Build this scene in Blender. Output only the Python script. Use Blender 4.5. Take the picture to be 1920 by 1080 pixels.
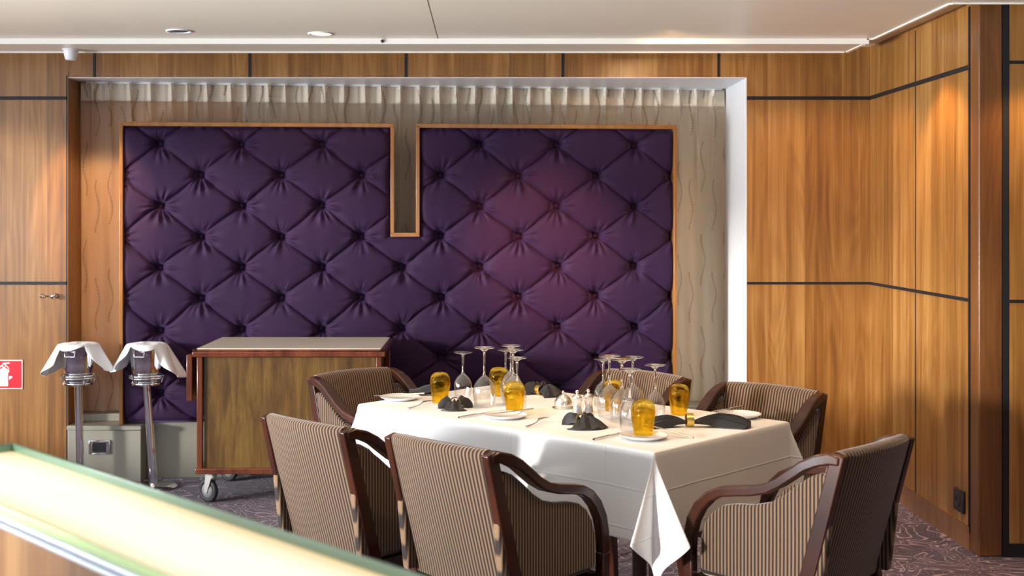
import bpy, math, random
from mathutils import Vector, Matrix, noise
sc = bpy.context.scene
for o in list(bpy.data.objects): bpy.data.objects.remove(o)
PI = math.pi; R = math.radians
C = sc.collection
random.seed(7)

# ---------------------------------------------------------------- camera, world, light, exposure
H = 1.5; F = 2300.0
cd = bpy.data.cameras.new('camera'); cam = bpy.data.objects.new('camera', cd); C.objects.link(cam)
cam.location = (0, 0, H); cam.rotation_euler = (PI/2, 0, 0)
cd.sensor_width = 36; cd.lens = 36*F/1920; cd.shift_x = 49/1920; cd.shift_y = -132/1920
cd.dof.use_dof = True; cd.dof.focus_distance = 4.9; cd.dof.aperture_fstop = 4.5; cd.clip_start = .05
sc.camera = cam
sc.view_settings.view_transform = 'Standard'; sc.view_settings.look = 'None'
sc.view_settings.gamma = 1; sc.view_settings.use_curve_mapping = False
sc.view_settings.exposure = 0.32
sc.cycles.transparent_max_bounces = 48; sc.cycles.max_bounces = 14; sc.cycles.transmission_bounces = 14
w = bpy.data.worlds.new('world'); sc.world = w; w.use_nodes = True
w.node_tree.nodes['Background'].inputs[0].default_value = (.55, .7, 1, 1)
w.node_tree.nodes['Background'].inputs[1].default_value = 1.2

def area(name, loc, target, sx, sy, col, e, spread=180):
    l = bpy.data.lights.new(name, 'AREA'); l.shape = 'RECTANGLE'; l.size = sx; l.size_y = sy
    l.color = col; l.energy = e; l.spread = R(spread)
    o = bpy.data.objects.new(name, l); C.objects.link(o); o.location = loc
    d = Vector(target)-Vector(loc); o.rotation_euler = d.to_track_quat('-Z', 'Y').to_euler(); return o
def spot(name, loc, target, col, e, size, blend=.3, rad=.03):
    l = bpy.data.lights.new(name, 'SPOT'); l.color = col; l.energy = e; l.spot_size = R(size); l.spot_blend = blend
    l.shadow_soft_size = rad
    o = bpy.data.objects.new(name, l); C.objects.link(o); o.location = loc
    d = Vector(target)-Vector(loc); o.rotation_euler = d.to_track_quat('-Z', 'Y').to_euler(); return o
DAY = (.93, .97, 1.0); WARM = (1.0, .62, .30)
# daylight through the windows of the left-hand wall and through the windows behind the photographer, plus an added uplight
sun = bpy.data.lights.new('sun', 'SUN'); sun.energy = 3.9; sun.angle = R(4.5); sun.color = (1, .95, .90)
so = bpy.data.objects.new('sun', sun); C.objects.link(so); so.rotation_euler = Vector((.81, .57, -.122)).to_track_quat('-Z', 'Y').to_euler()
area('daylight_or_uplight', (-4.80, 2.40, 1.25), (0, 4.6, 1.15), 4.0, 1.2, DAY, 62)
area('daylight_or_uplight', (-4.80, 2.40, .75), (.2, 4.2, 2.43), 4.0, .4, DAY, 84, 55)  # added uplight, tilted upward to brighten the ceiling
area('daylight_or_uplight', (-4.80, 5.25, 1.35), (0, 5.6, 1.6), .9, 1.15, DAY, 26)
area('daylight_or_uplight', (0.2, -3.85, 1.5), (0, 4, 1.0), 5.5, 1.3, DAY, 20)
# warm downlights in the ceiling and one added red spot: (x, y, aim, energy, cone)
WALLW = (1.0, .60, .26)
DOWN = [((1.85, 5.80, 2.40), (2.10, 5.80, .8), 42, 88),
        ((2.40, 5.02, 2.40), (2.42, 5.30, .8), 30, 84),
        ((1.75, 6.00, 2.40), (1.85, 6.9, 1.0), 26, 90),
        ((1.05, 3.70, 2.40), (1.05, 3.9, 0), 30, 110),
        ((.25, 4.95, 2.40), (.40, 4.7, 0), 44, 100),
        ((-.836, 6.20, 2.40), (-.9, 6.9, 1.0), 8, 110),
        ((.1, 4.9, 2.40), (.34, 7.2, 1.28), 300, 27),  # added unseen spot that puts the red glow on the velvet panel
        ((-2.24, 5.95, 2.40), (-2.22, 7.25, 1.35), 80, 34),
        ((.9, 6.05, 2.40), (1.2, 7.0, 1.6), 10, 110)]
for i, (p, t, e, s) in enumerate(DOWN): spot('downlight_or_added_spot', p, t, ((1, .36, .22) if i == 6 else WARM) if i not in (0, 1, 2) else WALLW, e, s, 1.0 if i == 6 else .5)

# ---------------------------------------------------------------- helpers
def at(px, py, z):
    "point at height z seen at a photograph pixel"
    Y = F*(H-z)/(py-408.0); return Vector(((px-911)/F*Y, Y, z))
def ax(px, Y): return (px-911)/F*Y
def az(py, Y): return H-(py-408)/F*Y

class MB:
    def __init__(s): s.v = []; s.f = []
    def add(s, vs, fs, M=None):
        n = len(s.v)
        s.v += [tuple(M @ Vector(p)) if M else tuple(p) for p in vs]; s.f += [tuple(i+n for i in f) for f in fs]; return s
    def box(s, x0, x1, y0, y1, z0, z1, M=None):
        return s.add([(x0,y0,z0),(x1,y0,z0),(x1,y1,z0),(x0,y1,z0),(x0,y0,z1),(x1,y0,z1),(x1,y1,z1),(x0,y1,z1)],
                     [(0,3,2,1),(4,5,6,7),(0,1,5,4),(1,2,6,5),(2,3,7,6),(3,0,4,7)], M)
    def lathe(s, prof, n=32, M=None, close=False):
        vs = []; fs = []; m = len(prof)
        for r, z in prof:
            for k in range(n):
                a = 2*PI*k/n; vs.append((r*math.cos(a), r*math.sin(a), z))
        rng = range(m if close else m-1)
        for i in rng:
            j = (i+1) % m
            for k in range(n):
                k2 = (k+1) % n; fs.append((i*n+k, i*n+k2, j*n+k2, j*n+k))
        if not close:
            fs.append(tuple(range(n))[::-1]); fs.append(tuple((m-1)*n+k for k in range(n)))
        return s.add(vs, fs, M)
    def tube(s, pts, r, n=10, closed=False, M=None):
        pts = [Vector(p) for p in pts]; N = len(pts); vs = []; fs = []
        up0 = None
        for i, p in enumerate(pts):
            if closed: d = pts[(i+1) % N]-pts[i-1]
            else: d = pts[min(i+1, N-1)]-pts[max(i-1, 0)]
            d.normalize()
            if up0 is None: up0 = Vector((0,0,1)) if abs(d.z) < .9 else Vector((1,0,0))
            a = d.cross(up0).normalized(); b = a.cross(d).normalized(); up0 = b
            rr = r[i] if isinstance(r, (list, tuple)) else r
            for k in range(n):
                t = 2*PI*k/n; vs.append(p+a*(rr*math.cos(t))+b*(rr*math.sin(t)))
        for i in range(N if closed else N-1):
            j = (i+1) % N
            for k in range(n):
                k2 = (k+1) % n; fs.append((i*n+k, i*n+k2, j*n+k2, j*n+k))
        if not closed: fs.append(tuple(range(n))[::-1]); fs.append(tuple((N-1)*n+k for k in range(n)))
        return s.add(vs, fs, M)
    def rail(s, path, wx, th, xc=0):
        "rectangular bar swept along a path in the YZ plane; wx wide in X, th thick (number or list)"
        vs = []; fs = []; N = len(path)
        for i, (y, z) in enumerate(path):
            a = Vector(path[max(i-1, 0)]); b = Vector(path[min(i+1, N-1)]); d = (b-a).normalized(); n = Vector((-d.y, d.x))
            t = th[i] if isinstance(th, (list, tuple)) else th; w_ = wx[i] if isinstance(wx, (list, tuple)) else wx
            for sx, st in ((-1,-1),(1,-1),(1,1),(-1,1)):
                vs.append((xc+sx*w_/2, y+n.x*st*t/2, z+n.y*st*t/2))
        for i in range(N-1):
            for k in range(4):
                k2 = (k+1) % 4; fs.append((i*4+k, i*4+k2, i*4+4+k2, i*4+4+k))
        fs.append((3,2,1,0)); fs.append(tuple((N-1)*4+k for k in range(4)))
        return s.add(vs, fs)
    def prism(s, poly, t0, t1, axis='x', M=None):
        n = len(poly)
        def P(a, b, t): return {'x': (t, a, b), 'y': (a, t, b), 'z': (a, b, t)}[axis]
        vs = [P(a, b, t0) for a, b in poly]+[P(a, b, t1) for a, b in poly]
        fs = [tuple(range(n)), tuple(range(2*n-1, n-1, -1))]
        for i in range(n): j = (i+1) % n; fs.append((i, i+n, j+n, j))
        return s.add(vs, fs, M)
    def grid(s, nu, nv, fn, wrapu=False):
        vs = [fn(i, j) for j in range(nv) for i in range(nu)]; fs = []
        for j in range(nv-1):
            for i in range(nu if wrapu else nu-1):
                i2 = (i+1) % nu; fs.append((j*nu+i, j*nu+i2, (j+1)*nu+i2, (j+1)*nu+i))
        return s.add(vs, fs)
    def build(s, name, mat, parent=None, smooth=False, bevel=0, sub=0, solid=0, seg=2, angle=None):
        me = bpy.data.meshes.new(name); me.from_pydata(s.v, [], s.f); me.validate(); me.update()
        import bmesh
        bm = bmesh.new(); bm.from_mesh(me); bmesh.ops.recalc_face_normals(bm, faces=bm.faces); bm.to_mesh(me); bm.free()
        me.materials.append(mat)
        o = bpy.data.objects.new(name, me); C.objects.link(o)
        if parent: o.parent = parent
        if solid: m = o.modifiers.new('s', 'SOLIDIFY'); m.thickness = solid; m.offset = 0
        if bevel: m = o.modifiers.new('b', 'BEVEL'); m.width = bevel; m.segments = seg; m.limit_method = 'ANGLE'; m.angle_limit = R(35)
        if sub: m = o.modifiers.new('u', 'SUBSURF'); m.levels = sub; m.render_levels = sub
        if smooth or bevel or sub:
            for p in me.polygons: p.use_smooth = True
        if (bevel or angle) and not sub:
            bm = bmesh.new(); bm.from_mesh(me)
            for e in bm.edges:
                if len(e.link_faces) == 2 and e.calc_face_angle(0) > R(angle or 35): e.smooth = False
            bm.to_mesh(me); bm.free()
        return o

def struct(o): o['kind'] = 'structure'; return o
def thing(name, label, cat, loc=(0,0,0), rz=0, group=None):
    o = bpy.data.objects.new(name, None); C.objects.link(o); o.empty_display_size = .1
    o.location = loc; o.rotation_euler = (0, 0, rz); return tag(o, label, cat, group)
def tag(o, label, cat, group=None):
    o['label'] = label; o['category'] = cat
    if group: o['group'] = group
    return o
def kids(o): return [c for c in bpy.data.objects if c.parent == o]
def dup(root, loc, rz, label=None):
    r = root.copy(); C.objects.link(r); r.location = loc; r.rotation_euler = (0, 0, rz)
    if label: r['label'] = label
    def rec(src, dst):
        for ch in kids(src):
            if ch == dst: continue
            c = ch.copy(); C.objects.link(c); c.parent = dst; rec(ch, c)
    ks = [k for k in kids(root)]
    for ch in ks:
        c = ch.copy(); C.objects.link(c); c.parent = r
        for g in [g for g in kids(ch)]:
            d = g.copy(); C.objects.link(d); d.parent = c
    return r

# ---------------------------------------------------------------- materials
class NT:
    def __init__(s, name):
        s.m = bpy.data.materials.new(name); s.m.use_nodes = True; s.t = s.m.node_tree; s.b = s.t.nodes['Principled BSDF']
        s.out = s.t.nodes['Material Output']
    def n(s, ty, **k):
        nd = s.t.nodes.new(ty)
        for a, b in k.items(): setattr(nd, a, b)
        return nd
    def l(s, a, b): s.t.links.new(a, b)
    def val(s, sock, v):
        if hasattr(v, 'links') or hasattr(v, 'is_linked'): s.l(v, sock)
        else: sock.default_value = v
    def math(s, op, a, b=0, c=0):
        nd = s.n('ShaderNodeMath', operation=op); s.val(nd.inputs[0], a); s.val(nd.inputs[1], b); s.val(nd.inputs[2], c); return nd.outputs[0]
    def mix(s, f, a, b, ty='MIX'):
        nd = s.n('ShaderNodeMix', data_type='RGBA', blend_type=ty); s.val(nd.inputs[0], f); s.val(nd.inputs[6], a); s.val(nd.inputs[7], b); return nd.outputs[2]
    def obj(s): return s.n('ShaderNodeTexCoord').outputs['Object']
    def mapping(s, sc_=(1,1,1), loc=(0,0,0), v=None):
        nd = s.n('ShaderNodeMapping'); nd.inputs['Scale'].default_value = sc_; nd.inputs['Location'].default_value = loc
        s.l(v or s.obj(), nd.inputs[0]); return nd.outputs[0]
    def noise(s, v, scale, detail=3, rough=.5, dist=0, out=0):
        nd = s.n('ShaderNodeTexNoise'); nd.inputs['Scale'].default_value = scale; nd.inputs['Detail'].default_value = detail
        nd.inputs['Roughness'].default_value = rough; nd.inputs['Distortion'].default_value = dist; s.l(v, nd.inputs['Vector']); return nd.outputs[out]
    def ramp(s, f, stops, interp='LINEAR'):
        nd = s.n('ShaderNodeValToRGB'); nd.color_ramp.interpolation = interp; el = nd.color_ramp.elements
        while len(el) > 1: el.remove(el[-1])
        for i, (p, c) in enumerate(stops):
            e = el[0] if i == 0 else el.new(p)
            e.position = p; e.color = (*c, 1) if len(c) == 3 else c
        s.l(f, nd.inputs[0]); return nd.outputs[0]
    def bump(s, h, st=.3, dist=.01):
        nd = s.n('ShaderNodeBump'); nd.inputs['Strength'].default_value = st; nd.inputs['Distance'].default_value = dist
        s.l(h, nd.inputs['Height']); s.l(nd.outputs[0], s.b.inputs['Normal']); return nd
    def set(s, **k):
        for a, b in k.items(): s.val(s.b.inputs[a.replace('_', ' ')], b)
        return s.m

def plain(name, col, rough=.5, metal=0, nz=.06, **k):
    t = NT(name); v = t.obj(); f = t.noise(v, 9, 3)
    c = t.mix(f, tuple(x*(1-nz) for x in col)+(1,), tuple(min(1, x*(1+nz)) for x in col)+(1,))
    t.l(c, t.b.inputs['Base Color']); t.b.inputs['Roughness'].default_value = rough; t.b.inputs['Metallic'].default_value = metal
    for a, b in k.items(): t.b.inputs[a.replace('_', ' ')].default_value = b
    return t.m

def veneer(name, dark, mid, light, strip=.105, rough=.34, zs=.55):
    t = NT(name); v = t.obj()
    sep = t.n('ShaderNodeSeparateXYZ'); t.l(v, sep.inputs[0])
    u = t.math('ADD', sep.outputs[0], t.math('MULTIPLY', sep.outputs[1], .93))
    idx = t.math('FLOOR', t.math('DIVIDE', u, strip))
    wn = t.n('ShaderNodeTexWhiteNoise', noise_dimensions='1D'); t.l(idx, wn.inputs['W']); rnd = wn.outputs['Value']
    cmb = t.n('ShaderNodeCombineXYZ'); t.l(u, cmb.inputs[0]); t.l(t.math('MULTIPLY', rnd, 7.0), cmb.inputs[1]); t.l(sep.outputs[2], cmb.inputs[2])
    uv = cmb.outputs[0]
    fine = t.noise(t.mapping((110, 1, 2.2), v=uv), 1, 4, .6)
    mid_ = t.noise(t.mapping((22, 1, zs), v=uv), 1, 3, .5, .6)
    big = t.noise(t.mapping((6.5, 1, .9), v=uv), 1, 1, .4, .3)
    rings = t.math('SINE', t.math('MULTIPLY', big, 62.0))
    s = t.math('ADD', t.math('MULTIPLY', fine, .30), t.math('MULTIPLY', mid_, .55))
    s = t.math('ADD', s, t.math('MULTIPLY', rings, .035))
    s = t.math('ADD', s, t.math('MULTIPLY', t.math('SUBTRACT', rnd, .5), .16))
    c = t.ramp(s, [(.18, dark), (.43, mid), (.68, light)])
    t.l(c, t.b.inputs['Base Color']); t.bump(fine, .06, .002)
    return t.set(Roughness=rough, Coat_Weight=.30, Coat_Roughness=.32)

def solidwood(name, dark, light, rough=.25, scl=(18, 18, 2), coat=.5):
    t = NT(name); f = t.noise(t.mapping(scl), 1, 4, .6, .5)
    t.l(t.ramp(f, [(.3, dark), (.7, light)]), t.b.inputs['Base Color'])
    return t.set(Roughness=rough, Coat_Weight=coat, Coat_Roughness=.12)

M = {}
M['veneer'] = veneer('walnut_veneer', (.125, .045, .007), (.28, .122, .026), (.46, .245, .078))
M['cream'] = plain('cream_ceiling', (.80, .73, .60), .35, nz=.015)
M['cream_trim'] = plain('ceiling_trim', (.90, .87, .80), .25, nz=.01)
M['white'] = plain('white_paint', (.82, .84, .86), .4, nz=.02)
M['groove'] = plain('black_groove', (.006, .006, .009), .6)
M['greypaint'] = plain('grey_green_paint', (.27, .26, .215), .45, nz=.04)
M['backwall'] = plain('taupe_backing', (.60, .50, .38), .7, nz=.03)
M['chrome'] = plain('chrome', (.82, .83, .85), .07, 1.0, nz=.02)
M['silver'] = plain('silver_plate', (.90, .88, .84), .27, 1.0, nz=.04)
M['gold'] = plain('brushed_gold', (.80, .56, .17), .28, 1.0, nz=.1)
M['blackplastic'] = plain('black_plastic', (.012, .013, .017), .3)
M['rubber'] = plain('rubber', (.035, .035, .04), .55)
M['red'] = plain('sign_red', (.62, .012, .03), .35)
M['signwhite'] = plain('sign_white', (.85, .82, .78), .4)
M['linen_white'] = plain('white_towel', (.80, .82, .84), .85, nz=.03, Sheen_Weight=.3)
M['porcelain'] = plain('porcelain', (.80, .81, .82), .08, nz=.01)
M['framewood'] = solidwood('oak_frame', (.27, .105, .022), (.42, .185, .05), .3)
M['mahogany'] = solidwood('mahogany', (.085, .022, .010), (.20, .055, .022), .22)
M['chairwood'] = solidwood('dark_chair_wood', (.012, .004, .003), (.070, .018, .007), .24, (14, 3, 3), .15)

def m_burl():
    t = NT('cart_panel'); v = t.obj()
    a = t.noise(t.mapping((26, 26, 3.0)), 1, 6, .65, .5); b = t.noise(t.mapping((3, 3, 2.0)), 1, 4, .6)
    s = t.math('ADD', t.math('MULTIPLY', a, .6), t.math('MULTIPLY', b, .4))
    c = t.ramp(s, [(.30, (.030, .012, .003)), (.47, (.115, .056, .010)), (.68, (.25, .145, .028))])
    t.l(c, t.b.inputs['Base Color']); return t.set(Roughness=.38, Coat_Weight=.3, Coat_Roughness=.2)
M['burl'] = m_burl()

def m_velvet():
    t = NT('purple_velvet'); v = t.obj(); f = t.noise(v, 60, 4, .6); g = t.noise(v, 2.3, 3, .5)
    c = t.mix(g, (.022, .008, .040, 1), (.038, .011, .050, 1)); c2 = t.mix(t.math('MULTIPLY', f, .5), c, (.020, .007, .032, 1))
    t.l(c2, t.b.inputs['Base Color']); t.bump(t.noise(v, 180, 3), .08, .002)
    return t.set(Roughness=.72, Specular_IOR_Level=.25, Sheen_Weight=.40, Sheen_Roughness=.35, Sheen_Tint=(.50, .38, .80, 1))
M['velvet'] = m_velvet()

def m_cord(axis, dark=(.016, .008, .005), light=(.25, .152, .085)):
    t = NT('brown_corduroy_'+axis); v = t.obj(); sep = t.n('ShaderNodeSeparateXYZ'); t.l(v, sep.inputs[0])
    u = sep.outputs['XYZ'.index(axis)]
    wob = t.math('MULTIPLY', t.noise(v, 3, 2), .004)
    ph = t.math('MULTIPLY', t.math('ADD', u, wob), 2*PI/.0122)
    s = t.math('MULTIPLY_ADD', t.math('SINE', ph), .5, .5)
    wear = t.noise(t.mapping((5, 5, 3)), 1, 4, .6)
    lt = t.mix(wear, (light[0]*.70, light[1]*.66, light[2]*.62, 1), (*light, 1))
    c = t.mix(t.ramp(s, [(.32, (0,0,0)), (.70, (1,1,1))]), (*dark, 1), lt)
    t.l(c, t.b.inputs['Base Color']); t.bump(s, .55, .004)
    return t.set(Roughness=.85, Sheen_Weight=.45, Sheen_Roughness=.4, Sheen_Tint=(.95, .88, .85, 1))
M['cordx'] = m_cord('X'); M['cordy'] = m_cord('Y')

def m_carpet():
    t = NT('patterned_carpet'); v = t.obj()
    wv = t.n('ShaderNodeTexNoise'); wv.inputs['Scale'].default_value = 2.6; wv.inputs['Detail'].default_value = 2; t.l(v, wv.inputs['Vector'])
    vm = t.n('ShaderNodeVectorMath', operation='MULTIPLY_ADD'); t.l(wv.outputs['Color'], vm.inputs[0]); vm.inputs[1].default_value = (.42, .42, 0); t.l(v, vm.inputs[2])
    a = t.noise(vm.outputs[0], 3.2, 2, .5, 1.2)
    r = t.math('ABSOLUTE', t.math('SINE', t.math('MULTIPLY', a, 46.0)))
    line = t.ramp(r, [(.16, (1,1,1)), (.42, (0,0,0))])
    vo = t.n('ShaderNodeTexVoronoi'); vo.inputs['Scale'].default_value = 9; t.l(vm.outputs[0], vo.inputs['Vector'])
    pet = t.ramp(t.math('ABSOLUTE', t.math('SINE', t.math('MULTIPLY', vo.outputs['Distance'], 19.0))), [(.08, (1,1,1)), (.22, (0,0,0))])
    ln = t.mix(.5, line, pet, 'ADD')
    base = t.mix(t.noise(v, 3, 2), (.026, .009, .042, 1), (.050, .016, .056, 1))
    c = t.mix(ln, base, (.42, .31, .42, 1))
    c = t.mix(t.math('MULTIPLY', t.noise(v, 320, 2), .28), c, (.03, .012, .03, 1))
    t.l(c, t.b.inputs['Base Color']); t.bump(t.noise(v, 400, 2), .4, .004)
    return t.set(Roughness=.95, Sheen_Weight=.2)
M['carpet'] = m_carpet()

def m_cloth():
    t = NT('white_tablecloth'); v = t.obj()
    t.l(t.mix(t.noise(v, 6, 3), (.80, .81, .83, 1), (.86, .86, .87, 1)), t.b.inputs['Base Color'])
    sep = t.n('ShaderNodeSeparateXYZ'); t.l(v, sep.inputs[0])
    def crease(c, off, per, wd):
        q = t.math('ABSOLUTE', t.math('SUBTRACT', t.math('FRACT', t.math('DIVIDE', t.math('ADD', c, off), per)), .5))
        return t.math('MAXIMUM', 0, t.math('SUBTRACT', 1, t.math('DIVIDE', q, wd)))
    zc = t.math('ADD', sep.outputs[2], t.math('MULTIPLY', t.noise(v, 2, 1), .02))
    cr = t.math('ADD', t.math('ADD', crease(zc, .045, .125, .035), crease(sep.outputs[0], .1, .42, .011)), crease(sep.outputs[1], .13, .40, .012))
    t.bump(t.math('ADD', t.math('MULTIPLY', cr, 1.0), t.math('MULTIPLY', t.noise(v, 9, 3), 1.1)), .35, .004)
    return t.set(Roughness=.75, Sheen_Weight=.15)
M['cloth'] = m_cloth()
def m_napkin():
    t = NT('charcoal_linen'); v = t.obj()
    t.l(t.mix(t.noise(v, 40, 3), (.006, .006, .009, 1), (.014, .013, .017, 1)), t.b.inputs['Base Color'])
    t.bump(t.noise(v, 500, 2), .1, .001); return t.set(Roughness=.6, Sheen_Weight=.12, Sheen_Roughness=.4)
M['napkin'] = m_napkin()

def m_sheer():
    t = NT('sheer_curtain'); v = t.obj(); sep = t.n('ShaderNodeSeparateXYZ'); t.l(v, sep.inputs[0]); x, z = sep.outputs[0], sep.outputs[2]
    P_ = .072
    idx = t.math('FLOOR', t.math('DIVIDE', x, P_)); wn = t.n('ShaderNodeTexWhiteNoise', noise_dimensions='1D'); t.l(idx, wn.inputs['W'])
    ph = t.math('MULTIPLY', wn.outputs['Value'], 6.28)
    wob = t.math('MULTIPLY', t.math('SINE', t.math('MULTIPLY_ADD', z, 24.0, ph)), .012)
    loc = t.math('SUBTRACT', t.math('FRACT', t.math('DIVIDE', t.math('ADD', x, wob), P_)), .5)
    near = t.math('LESS_THAN', t.math('ABSOLUTE', loc), .062)
    dots = t.math('GREATER_THAN', t.math('SINE', t.math('MULTIPLY', z, 520.0)), -.2)
    brk = t.math('GREATER_THAN', t.math('SINE', t.math('MULTIPLY_ADD', z, 11.0, t.math('MULTIPLY', ph, 3.0))), -.15)
    k = t.math('MULTIPLY', t.math('MULTIPLY', near, dots), brk)
    col = t.mix(k, (.78, .69, .55, 1), (.20, .13, .07, 1)); t.l(col, t.b.inputs['Base Color'])
    tr = t.n('ShaderNodeBsdfTransparent'); tl = t.n('ShaderNodeBsdfTranslucent'); t.l(col, tl.inputs[0])
    m1 = t.n('ShaderNodeMixShader'); m1.inputs[0].default_value = .3; t.l(t.b.outputs[0], m1.inputs[1]); t.l(tl.outputs[0], m1.inputs[2])
    m2 = t.n('ShaderNodeMixShader'); hd = t.math('GREATER_THAN', z, 1e9)
    al = t.math('MAXIMUM', .38, t.math('MULTIPLY', k, .9))
    t.l(al, m2.inputs[0]); t.l(tr.outputs[0], m2.inputs[1]); t.l(m1.outputs[0], m2.inputs[2]); t.l(m2.outputs[0], t.out.inputs[0])
    return t.set(Roughness=.6, Sheen_Weight=.3)
M['sheer'] = m_sheer()
M['header'] = plain('curtain_header', (.88, .82, .72), .6, nz=.06, Sheen_Weight=.4)

def m_wine():
    t = NT('clear_glass'); tr = t.n('ShaderNodeBsdfTransparent'); gl = t.n('ShaderNodeBsdfGlossy'); gl.inputs['Roughness'].default_value = .02
    lw = t.n('ShaderNodeLayerWeight'); lw.inputs[0].default_value = .5
    t.l(t.ramp(lw.outputs['Facing'], [(0, (.97, .97, .97)), (.75, (.90, .91, .92)), (1, (.62, .64, .66))]), tr.inputs[0])
    fc = t.math('POWER', lw.outputs['Facing'], 2.0)
    m = t.n('ShaderNodeMixShader'); t.l(t.math('MULTIPLY_ADD', fc, .85, .085), m.inputs[0]); t.l(tr.outputs[0], m.inputs[1]); t.l(gl.outputs[0], m.inputs[2])
    t.l(m.outputs[0], t.out.inputs[0]); return t.m
M['wine'] = m_wine()
def m_glass():
    t = NT('solid_glass'); t.b.inputs['Base Color'].default_value = (1, 1, 1, 1)
    return t.set(Roughness=.0, IOR=1.5, Transmission_Weight=1.0)
M['glass'] = m_glass()
def m_amber():
    t = NT('amber_glass'); tr = t.n('ShaderNodeBsdfTransparent'); g = t.n('ShaderNodeBsdfGlass')
    v = t.obj(); sep = t.n('ShaderNodeSeparateXYZ'); t.l(v, sep.inputs[0])
    c = t.mix(t.noise(v, 30, 2), (1.0, .84, .26, 1), (1.0, .90, .48, 1))
    t.l(c, tr.inputs[0]); t.l(c, g.inputs[0]); g.inputs['IOR'].default_value = 1.35; g.inputs['Roughness'].default_value = .01
    m = t.n('ShaderNodeMixShader'); m.inputs[0].default_value = .45; t.l(tr.outputs[0], m.inputs[1]); t.l(g.outputs[0], m.inputs[2])
    t.l(m.outputs[0], t.out.inputs[0])
    nb = t.n('ShaderNodeBump'); nb.inputs['Strength'].default_value = .25; nb.inputs['Distance'].default_value = .004; t.l(t.noise(v, 55, 2), nb.inputs['Height']); t.l(nb.outputs[0], g.inputs['Normal'])
    return t.m
M['amber'] = m_amber()
def m_lightglass():
    t = NT('lit_frosted_glass'); v = t.obj()
    sep = t.n('ShaderNodeSeparateXYZ'); t.l(v, sep.inputs[0])
    d = t.math('ABSOLUTE', t.math('DIVIDE', t.math('ADD', sep.outputs[1], .098), .085))     # lamp tube runs under the middle of the shelf
    f = t.math('SUBTRACT', 1.0, t.math('POWER', d, 1.6)); f = t.math('ADD', f, t.math('MULTIPLY', t.noise(t.mapping((2.2, 5, 1)), 1, 2, .5), .5))
    c = t.ramp(f, [(.15, (.90, .62, .30)), (.65, (1.0, .84, .58)), (1.15 if False else 1.0, (1.0, .95, .82))])
    t.l(c, t.b.inputs['Emission Color']); t.b.inputs['Emission Strength'].default_value = .72
    t.b.inputs['Base Color'].default_value = (.42, .38, .30, 1); return t.set(Roughness=.25)
M['litglass'] = m_lightglass()
M['greenglass'] = plain('green_glass_edge', (.16, .30, .21), .15, nz=.15, Coat_Weight=.5)
M['greenlit'] = plain('lit_green_glass', (.50, .62, .30), .2, nz=.1, Emission_Color=(.55, .72, .30, 1), Emission_Strength=.14)  # paler green and faint emission stand in for light shining through the strip
M['brushed'] = plain('brushed_steel', (.75, .79, .85), .3, .85, nz=.03)
def emis(name, col, s):
    t = NT(name); t.b.inputs['Emission Color'].default_value = (*col, 1); t.b.inputs['Emission Strength'].default_value = s
    t.b.inputs['Base Color'].default_value = (*col, 1); return t.m
M['lampon'] = emis('lamp_glow', (1, .72, .42), 3.0)
def m_pane():
    t = NT('window_pane'); tr = t.n('ShaderNodeBsdfTransparent'); gl = t.n('ShaderNodeBsdfGlossy'); gl.inputs['Roughness'].default_value = .01
    m = t.n('ShaderNodeMixShader'); m.inputs[0].default_value = .06; t.l(tr.outputs[0], m.inputs[1]); t.l(gl.outputs[0], m.inputs[2]); t.l(m.outputs[0], t.out.inputs[0]); return t.m
M['pane'] = m_pane()

# ---------------------------------------------------------------- room shell
D = 6.97; RX = 2.182; FY = 5.42; OX0, OX1, OZ = -2.376, 1.482, 2.297; CZ = 2.43
struct(MB().box(-5, 4.6, -4.1, 8.0, -.12, 0).build('floor', M['carpet']))
cl = MB(); cl.box(-5, 4.6, -4.1, 8.0, 2.47, 2.62)
cl.box(-5, 2.02, -4.1, 6.385, CZ, 2.47); cl.box(2.02, 4.6, -4.1, 5.32, CZ, 2.47)
struct(cl.build('ceiling', M['cream']))
struct(MB().box(-5, 1.98, 6.385, 6.69, 2.405, 2.47).build('trim_1', M['cream']))
e = MB(); e.box(-5, 1.99, 6.373, 6.385, 2.402, 2.438); e.box(-5, 1.955, 6.685, 6.70, 2.398, 2.412); e.box(1.962, 1.98, 6.40, 6.70, 2.400, 2.412)
struct(e.build('trim_2', M['cream_trim']))
e = MB(); e.box(2.008, 2.022, 5.32, 6.385, CZ-.006, CZ+.02); e.box(1.98, 2.02, 6.373, 6.387, CZ-.006, CZ+.02); e.box(2.022, 4.6, 5.308, 5.32, CZ-.006, CZ+.02)
struct(e.build('trim_3', M['cream_trim']))
struct(MB().box(-.2515, -.2485, 2, 6.37, CZ-.0008, CZ+.001).build('trim_4', plain('seam', (.16, .11, .08), .7)))
# back wall around the alcove
bw = MB(); bw.box(-5, OX0, D, D+.06, 0, 2.47); bw.box(OX1, RX+.05, D, D+.06, 0, 2.47); bw.box(OX0, OX1, D, D+.06, OZ, 2.47)
struct(bw.build('wall_back', M['veneer']))
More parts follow.
